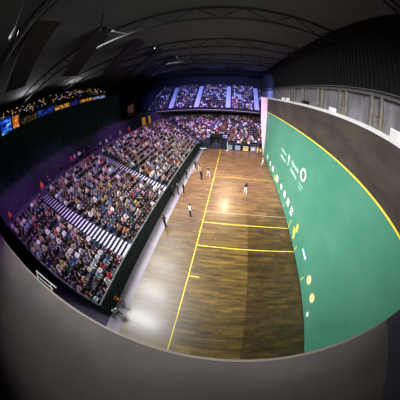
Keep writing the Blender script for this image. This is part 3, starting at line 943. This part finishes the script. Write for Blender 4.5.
# gallery above the curtain
for k in range(6):
    y = 4.5
    while y < 31.5:
        if rnd.random() < .5: pts.append((-32.1-k*.9, y, 15.75+k*.5, 0.0))
        y += .6
skins = [rgb(206,166,146), rgb(184,144,122), rgb(216,180,162), rgb(150,112,92)]
hairs = [rgb(30,24,22), rgb(58,42,32), rgb(20,18,18), rgb(150,146,142), rgb(96,70,46), rgb(170,146,110)]
trs = [rgb(30,34,48), rgb(48,58,84), rgb(22,22,24), rgb(92,88,84), rgb(60,66,92)]
N = len(pts); nv = len(lv)
allv = np.empty((N, nv, 3), np.float32); allc = np.empty((N, len(loop_idx), 4), np.float32)
for i, (x, y, z, a) in enumerate(pts):
    t = a-PI/2+rnd.uniform(-.25, .25); c, s = math.cos(t), math.sin(t); h = rnd.uniform(.92, 1.08)
    v = lv*np.array([1, 1, h], np.float32)
    v = v+np.array([0, rnd.uniform(0, .12), 0], np.float32)*np.clip(v[:, 2:3], 0, 1)
    allv[i, :, 0] = x+v[:, 0]*c-v[:, 1]*s; allv[i, :, 1] = y+v[:, 0]*s+v[:, 1]*c; allv[i, :, 2] = z+v[:, 2]
    cols = np.array([rgb(*pick()[1]), rnd.choice(trs), rnd.choice(skins), rnd.choice(hairs)], np.float32)
    allc[i] = cols[loop_m]
me = bpy.data.meshes.new('seated_crowd')
me.vertices.add(N*nv); me.vertices.foreach_set('co', allv.ravel())
nl = len(loop_idx); me.loops.add(N*nl)
me.loops.foreach_set('vertex_index', (loop_idx[None, :]+(np.arange(N, dtype=np.int32)*nv)[:, None]).ravel())
nf = len(loop_n); me.polygons.add(N*nf)
starts = np.concatenate([[0], np.cumsum(loop_n)[:-1]]).astype(np.int32)
me.polygons.foreach_set('loop_start', (starts[None, :]+(np.arange(N, dtype=np.int32)*nl)[:, None]).ravel())
me.update(calc_edges=True); me.validate()
ca = me.color_attributes.new('Col', 'FLOAT_COLOR', 'CORNER'); ca.data.foreach_set('color', allc.ravel())
me.polygons.foreach_set('use_smooth', [True]*(N*nf))
M = Mat('crowd_cloth', rough=.85, spec=.15); at = M.n('ShaderNodeVertexColor', layer_name='Col'); M.base(at.outputs['Color'])
me.materials.append(M.m)
crowd = link(bpy.data.objects.new('seated_crowd', me))
tag(crowd, 'dense seated crowd filling the far blocks and upper tiers', 'crowd', kind='stuff')

# standing figures
def standing(arms='down', look=(0, 1, -.1), stride=.0):
    J = dict(pelvis=(0, 0, .96), chest=(0, .01, 1.28), neck=(0, .0, 1.47), head=(0, .03, 1.61), look=look,
             sh_l=(-.185, 0, 1.41), sh_r=(.185, 0, 1.41), hp_l=(-.09, 0, .92), hp_r=(.09, 0, .92),
             kn_l=(-.11, .03+stride, .50), kn_r=(.11, .03-stride*.4, .50), an_l=(-.12, stride*1.1, .085), an_r=(.12, -stride*1.1, .085),
             to_l=(-.14, .15+stride*1.1, .045), to_r=(.14, .15-stride*1.1, .045), curl=.7)
    if arms == 'down': J.update(el_l=(-.25, -.02, 1.13), el_r=(.25, -.02, 1.13), wr_l=(-.27, .06, .89), wr_r=(.27, .06, .89), hd_l=(0, .15, -1), hd_r=(0, .15, -1), pn_l=(1, 0, 0), pn_r=(-1, 0, 0))
    if arms == 'folded': J.update(el_l=(-.25, .06, 1.15), el_r=(.25, .06, 1.15), wr_l=(.04, .2, 1.2), wr_r=(-.04, .21, 1.16), hd_l=(1, .1, .1), hd_r=(-1, .1, .1), pn_l=(0, -1, 0), pn_r=(0, -1, 0))
    if arms == 'swing': J.update(el_l=(-.25, -.14, 1.15), el_r=(.26, .1, 1.16), wr_l=(-.26, -.08, .92), wr_r=(.24, .3, 1.1), hd_l=(0, .3, -1), hd_r=(0, 1, .1), pn_l=(1, 0, 0), pn_r=(-1, 0, 0))
    if arms == 'ready': J.update(el_l=(-.32, .08, 1.2), el_r=(.36, .0, 1.22), wr_l=(-.34, .3, 1.15), wr_r=(.55, .14, 1.3), hd_l=(.2, 1, 0), hd_r=(.7, .6, .2), pn_l=(1, 0, 0), pn_r=(0, 1, 0))
    return J
SP = dict(down=make_body('standing', standing('down'), PM, sleeve=.95), folded=make_body('standing', standing('folded', (.2, 1, -.2)), PM, sleeve=.95),
          swing=make_body('standing', standing('swing', stride=.2), PM, sleeve=.3), ready=make_body('standing', standing('ready', stride=.16), PM, sleeve=.3))
def hair_mesh():
    mb = MB(); mb.ball((0, 0, 0), (.09, .10, .095), 12, 8); mb.ball((0, -.05, -.05), (.075, .06, .08), 10, 6)
    return mb.mesh('hair', M_hair, True)
HM = hair_mesh()
def person(x, y, z, face, pose, shirt, trs, label, group=None, shoes=None):
    o = link(bpy.data.objects.new('person', SP[pose])); o.location = (x, y, z); o.rotation_euler = (0, 0, face); o.color = rgb(*shirt)
    o.material_slots[1].link = 'OBJECT'; o.material_slots[1].material = trs
    if shoes: o.material_slots[4].link = 'OBJECT'; o.material_slots[4].material = shoes
    h = link(bpy.data.objects.new('hair', HM), o); h.location = (0, .005, 1.66)
    tag(o, label, 'person', group); return o
R90 = -PI/2
P = person
P(-5.0, 21.2, 0, .2, 'ready', (40, 52, 60), M_tr_white, 'player in white trousers and dark shirt alone in mid court', 'players and officials on the court', M_shoe_w)
P(-11.6, 15.25, 0, -.9, 'down', (228, 226, 220), M_tr_dark, 'man in white shirt and dark trousers on the bright boards', 'players and officials on the court')
P(-11.85, 24.1, 0, -.7, 'down', (30, 30, 34), M_tr_dark, 'man all in black standing beside a walking man in white trousers', 'players and officials on the court')
P(-11.0, 25.6, 0, -2.2, 'swing', (60, 60, 66), M_tr_white, 'walking man in grey shirt and white trousers near the long yellow line', 'players and officials on the court', M_shoe_w)
P(-13.95, 13.0, 0, R90, 'folded', (26, 28, 34), M_tr_dark, 'steward in black alone on the grey strip by the barrier', 'stewards along the barrier')
P(-14.35, 19.6, 0, R90, 'down', (54, 60, 78), M_tr_dark, 'steward in slate jacket beside one in black by the barrier', 'stewards along the barrier')
P(-13.65, 20.0, 0, R90, 'down', (24, 24, 28), M_tr_dark, 'steward in black standing out on the boards next to another', 'stewards along the barrier')
P(-14.95, 19.1, 0, R90, 'folded', (34, 36, 46), M_tr_dark, 'steward in dark jacket leaning close to the barrier', 'stewards along the barrier')
P(-14.3, 24.3, 0, R90, 'down', (22, 22, 26), M_tr_dark, 'man in black by the barrier before the seated team', 'stewards along the barrier')
for k, (x, y, sh, tr, lab) in enumerate(((-13.5, 26.6, (226, 224, 224), M_tr_white, 'player all in white standing by the barrier with teammates'),
                                       (-12.8, 27.4, (70, 120, 110), M_tr_white, 'player in teal shirt and white trousers by the barrier'),
                                       (-13.7, 28.4, (90, 96, 120), M_tr_dark, 'man in grey blue top behind the waiting players'))):
    P(x, y, 0, R90-.3*k, ('swing', 'ready', 'down')[k], sh, tr, lab, 'team by the barrier', M_shoe_w)
P(-.75, 38.2, 0, 2.4, 'down', (214, 176, 70), M_tr_tan, 'person in yellow top at the foot of the white panel', 'people by the wall end')
P(-1.3, 39.1, 0, 2.8, 'down', (196, 150, 60), M_tr_white, 'person in mustard top and white trousers by the end barrier', 'people by the wall end')
P(-.95, 32.6, 0, 1.9, 'swing', (226, 120, 120), M_tr_white, 'player in coral shirt beside the green wall', 'people by the wall end', M_shoe_w)
P(-11.2, 40.9, 0.012, PI, 'folded', (206, 110, 60), M_tr_dark, 'person in orange top inside the dark doorway of the end stand', 'people by the wall end')
# figures by the near corner of the barrier
P(-14.55, 3.0, 0, -.2, 'swing', (214, 96, 50), M_tr_tan, 'person in orange at the deck end of the barrier', 'people at the near corner')
P(-14.35, 2.0, 0, .9, 'down', (190, 190, 196), M_tr_dark, 'person in pale grey top next to the one in orange', 'people at the near corner')
# people on the purple walkway
wk = [(-27.0, 8.2, 'orange', (224, 110, 52), 'down'), (-27.3, 9.6, 'dark', (40, 36, 50), 'folded'), (-29.0, 15.4, 'magenta', (214, 60, 110), 'down'), (-29.2, 16.3, 'pink', (226, 150, 180), 'down'),
      (-29.1, 17.3, 'white', (226, 222, 226), 'folded'), (-29.3, 18.6, 'purple', (120, 70, 140), 'down'), (-29.0, 19.6, 'navy', (36, 40, 70), 'down'), (-28.0, 21.5, 'lime', (130, 200, 110), 'folded'),
      (-27.8, 23.0, 'bright white', (236, 236, 236), 'down'), (-28.6, 25.2, 'grey', (120, 120, 128), 'folded'), (-28.2, 28.0, 'tan', (180, 150, 120), 'down'), (-27.7, 30.5, 'red', (190, 50, 50), 'down'),
      (-28.9, 32.5, 'teal', (50, 120, 126), 'folded'), (-27.4, 2.6, 'coral', (226, 100, 90), 'down'), (-27.9, 12.4, 'black', (26, 26, 30), 'down')]
for x, y, nm, c, pose in wk:
    P(x, y, TOP, R90+rnd.uniform(-.5, .5), pose, c, rnd.choice((M_tr_dark, M_tr_jean)), 'person in %s top standing on the purple walkway behind the stand' % nm, 'people on the purple walkway')

# ------------------------------------------------------------------ lamps
def place(q, m):
    out = MB(); out.v = [tuple(q @ Vector(v)) for v in m.v]; out.f = m.f; out.m = m.m; return out
def hang(o, z0, loc):
    m = MB(); m.box(-.04, .04, -.04, .04, z0, 22.0-loc[2]); m.build('hanger', M_black, o)
def floodlight(loc, target, power, color, size, label, group, sy=None, spread=180):
    o = empty('floodlight', loc); tag(o, label, 'lamp', group)
    q = (Vector(target)-Vector(loc)).to_track_quat('-Z', 'Y')
    sy = sy or size
    m = MB(); m.box(-size/2-.08, size/2+.08, -sy/2-.08, sy/2+.08, .06, .3); place(q, m).build('housing', M_black, o)
    hang(o, .2, loc)
    L = bpy.data.lights.new('floodlight_beam', 'AREA'); L.shape = 'RECTANGLE'; L.size = size; L.size_y = sy
    L.energy = power; L.color = color[:3]; L.spread = math.radians(spread)
    l = link(bpy.data.objects.new('floodlight_beam', L), o); l.rotation_mode = 'QUATERNION'; l.rotation_quaternion = q
def spotlight(loc, target, power, color, angle, label, group, blend=.6, rad=.25):
    o = empty('spotlight', loc); tag(o, label, 'lamp', group)
    q = (Vector(target)-Vector(loc)).to_track_quat('-Z', 'Y')
    m = MB(); m.tube([(0, 0, .45), (0, 0, .1)], [.16, .22], 12); place(q, m).build('housing', M_black, o)
    hang(o, .2, loc)
    L = bpy.data.lights.new('spotlight_beam', 'SPOT'); L.energy = power; L.color = color[:3]; L.spot_size = math.radians(angle); L.spot_blend = blend; L.shadow_soft_size = rad
    l = link(bpy.data.objects.new('spotlight_beam', L), o); l.rotation_mode = 'QUATERNION'; l.rotation_quaternion = q; l.location = q @ Vector((0, 0, -.1))

G1 = 'floodlights over the side stand'
for k, y in enumerate((6, 13, 20, 27, 34)):
    floodlight((-20.2, y, 20.3), (-6, y+1, 0), 1650, (.97, .97, 1), 2.2, 'white floodlight hung from the roof over the side stand', G1, 6.7, 95)
G2 = 'added fill floodlights behind the deck'  # added fill from behind the camera, placed so the floor shows no reflection
for k, x in enumerate((-22, -14, -6)):
    floodlight((x, -5, 20.3), (x*.55+1, 24, 2), 1150, (1, .95, .96), 2.0, 'added white fill floodlight hung from the roof behind the deck', G2, 1.2, 80)
spotlight((-8.6, 44.5, 20), (-7.5, 18, 0), 17000, (1, .76, .5), 60, 'warm spotlight hung over the far end of the court', None, .8, .18)
G3 = 'purple spotlights over the stands'
for x, y, tx, ty, tz, e in ((-16, 20, -25, 12, 5, 9000), (-16, 30, -25, 28, 5, 11000), (-14, 30, -20, 46, 5, 16000), (-6, 28, -6, 46, 4, 13000), (-16, 10, -25, 2, 5, 7000), (-17, 37, -13, 27, 0, 1200)):
    spotlight((x, y, 20), (tx, ty, tz), e, (.62, .30, 1.0), 58, 'purple spotlight hung from the roof aimed at the stand', G3)
G4 = 'blue spotlights over the upper tier'
for x in (-24, -12, -2):
    spotlight((x, 36, 20.2), (x, 53, 12), 15000, (.22, .28, 1.0), 75, 'blue spotlight hung from the roof aimed at the upper tier', G4)
spotlight((-5, 44, 20), (1.7, 44, 14.4), 9000, (.25, .3, 1.0), 50, 'blue spotlight hung from the roof aimed at the gallery wall', None)
spotlight((-34, 42, 20.8), (-37, 46.5, 11), 900, (1, .8, .7), 24, 'added warm spotlight hung from the roof to brighten the salmon wedge panel', None)  # lamp added only to brighten the wedge panel
spotlight((-14, 2.0, 18), (-17, 1.0, 0), 700, (.55, .25, 1.0), 40, 'purple spotlight hung over the gap between deck and stand', None)

for y in (2, 14, 26):  # added fill lamps that lift the dark ceiling above the gallery
    o = empty('fill_uplight', (-39.0, y, 18.72)); tag(o, 'added dim fill lamp for the ceiling at the back of the gallery', 'lamp', 'added ceiling fill lamps in the gallery')
    m = MB(); m.box(-.3, .3, -.3, .3, 0, .25); m.build('housing', M_black, o)
    L = bpy.data.lights.new('fill_uplight_beam', 'SPOT'); L.energy = 1100; L.color = (.95, .95, 1); L.spot_size = 2.6; L.spot_blend = 1.0; L.shadow_soft_size = .3
    l = link(bpy.data.objects.new('fill_uplight_beam', L), o); l.location = (0, 0, .4); l.rotation_euler = (PI, .5, 0)

# ------------------------------------------------------------------ world, camera
w = bpy.data.worlds.new('arena_air'); SC.world = w; w.use_nodes = True
bg = w.node_tree.nodes['Background']; bg.inputs[0].default_value = (.42, .52, .62, 1); bg.inputs[1].default_value = .1

cd = bpy.data.cameras.new('camera'); cam = bpy.data.objects.new('camera', cd); COL.objects.link(cam)
cd.type = 'PANO'
SC.render.engine = 'CYCLES'
F_PX = 175.4966
for tgt in (cd, getattr(cd, 'cycles', None)):
    if tgt is None: continue
    try:
        tgt.panorama_type = 'FISHEYE_EQUISOLID'
        tgt.fisheye_lens = F_PX*36.0/400.0
        tgt.fisheye_fov = 4.2
    except Exception as ex: print('cam', ex)
cd.sensor_fit = 'HORIZONTAL'; cd.sensor_width = 36.0; cd.sensor_height = 36.0
cd.clip_start = .05; cd.clip_end = 300
Rc = ((0.9829405389228111, 0.18159501720630325, -0.02917441804005797), (-0.08047046265646653, 0.5672470164129803, 0.8196068124475457), (-0.1653856147976234, 0.8032770830145813, -0.5721831230660317))
mat = Matrix(((Rc[0][0], Rc[1][0], -Rc[2][0], CAM[0]), (Rc[0][1], Rc[1][1], -Rc[2][1], CAM[1]), (Rc[0][2], Rc[1][2], -Rc[2][2], CAM[2]), (0, 0, 0, 1)))
cam.matrix_world = mat
SC.camera = cam
SC.view_settings.view_transform = 'Standard'; SC.view_settings.look = 'None'
SC.view_settings.gamma = 1.0; SC.view_settings.use_curve_mapping = False
SC.view_settings.exposure = 0.0
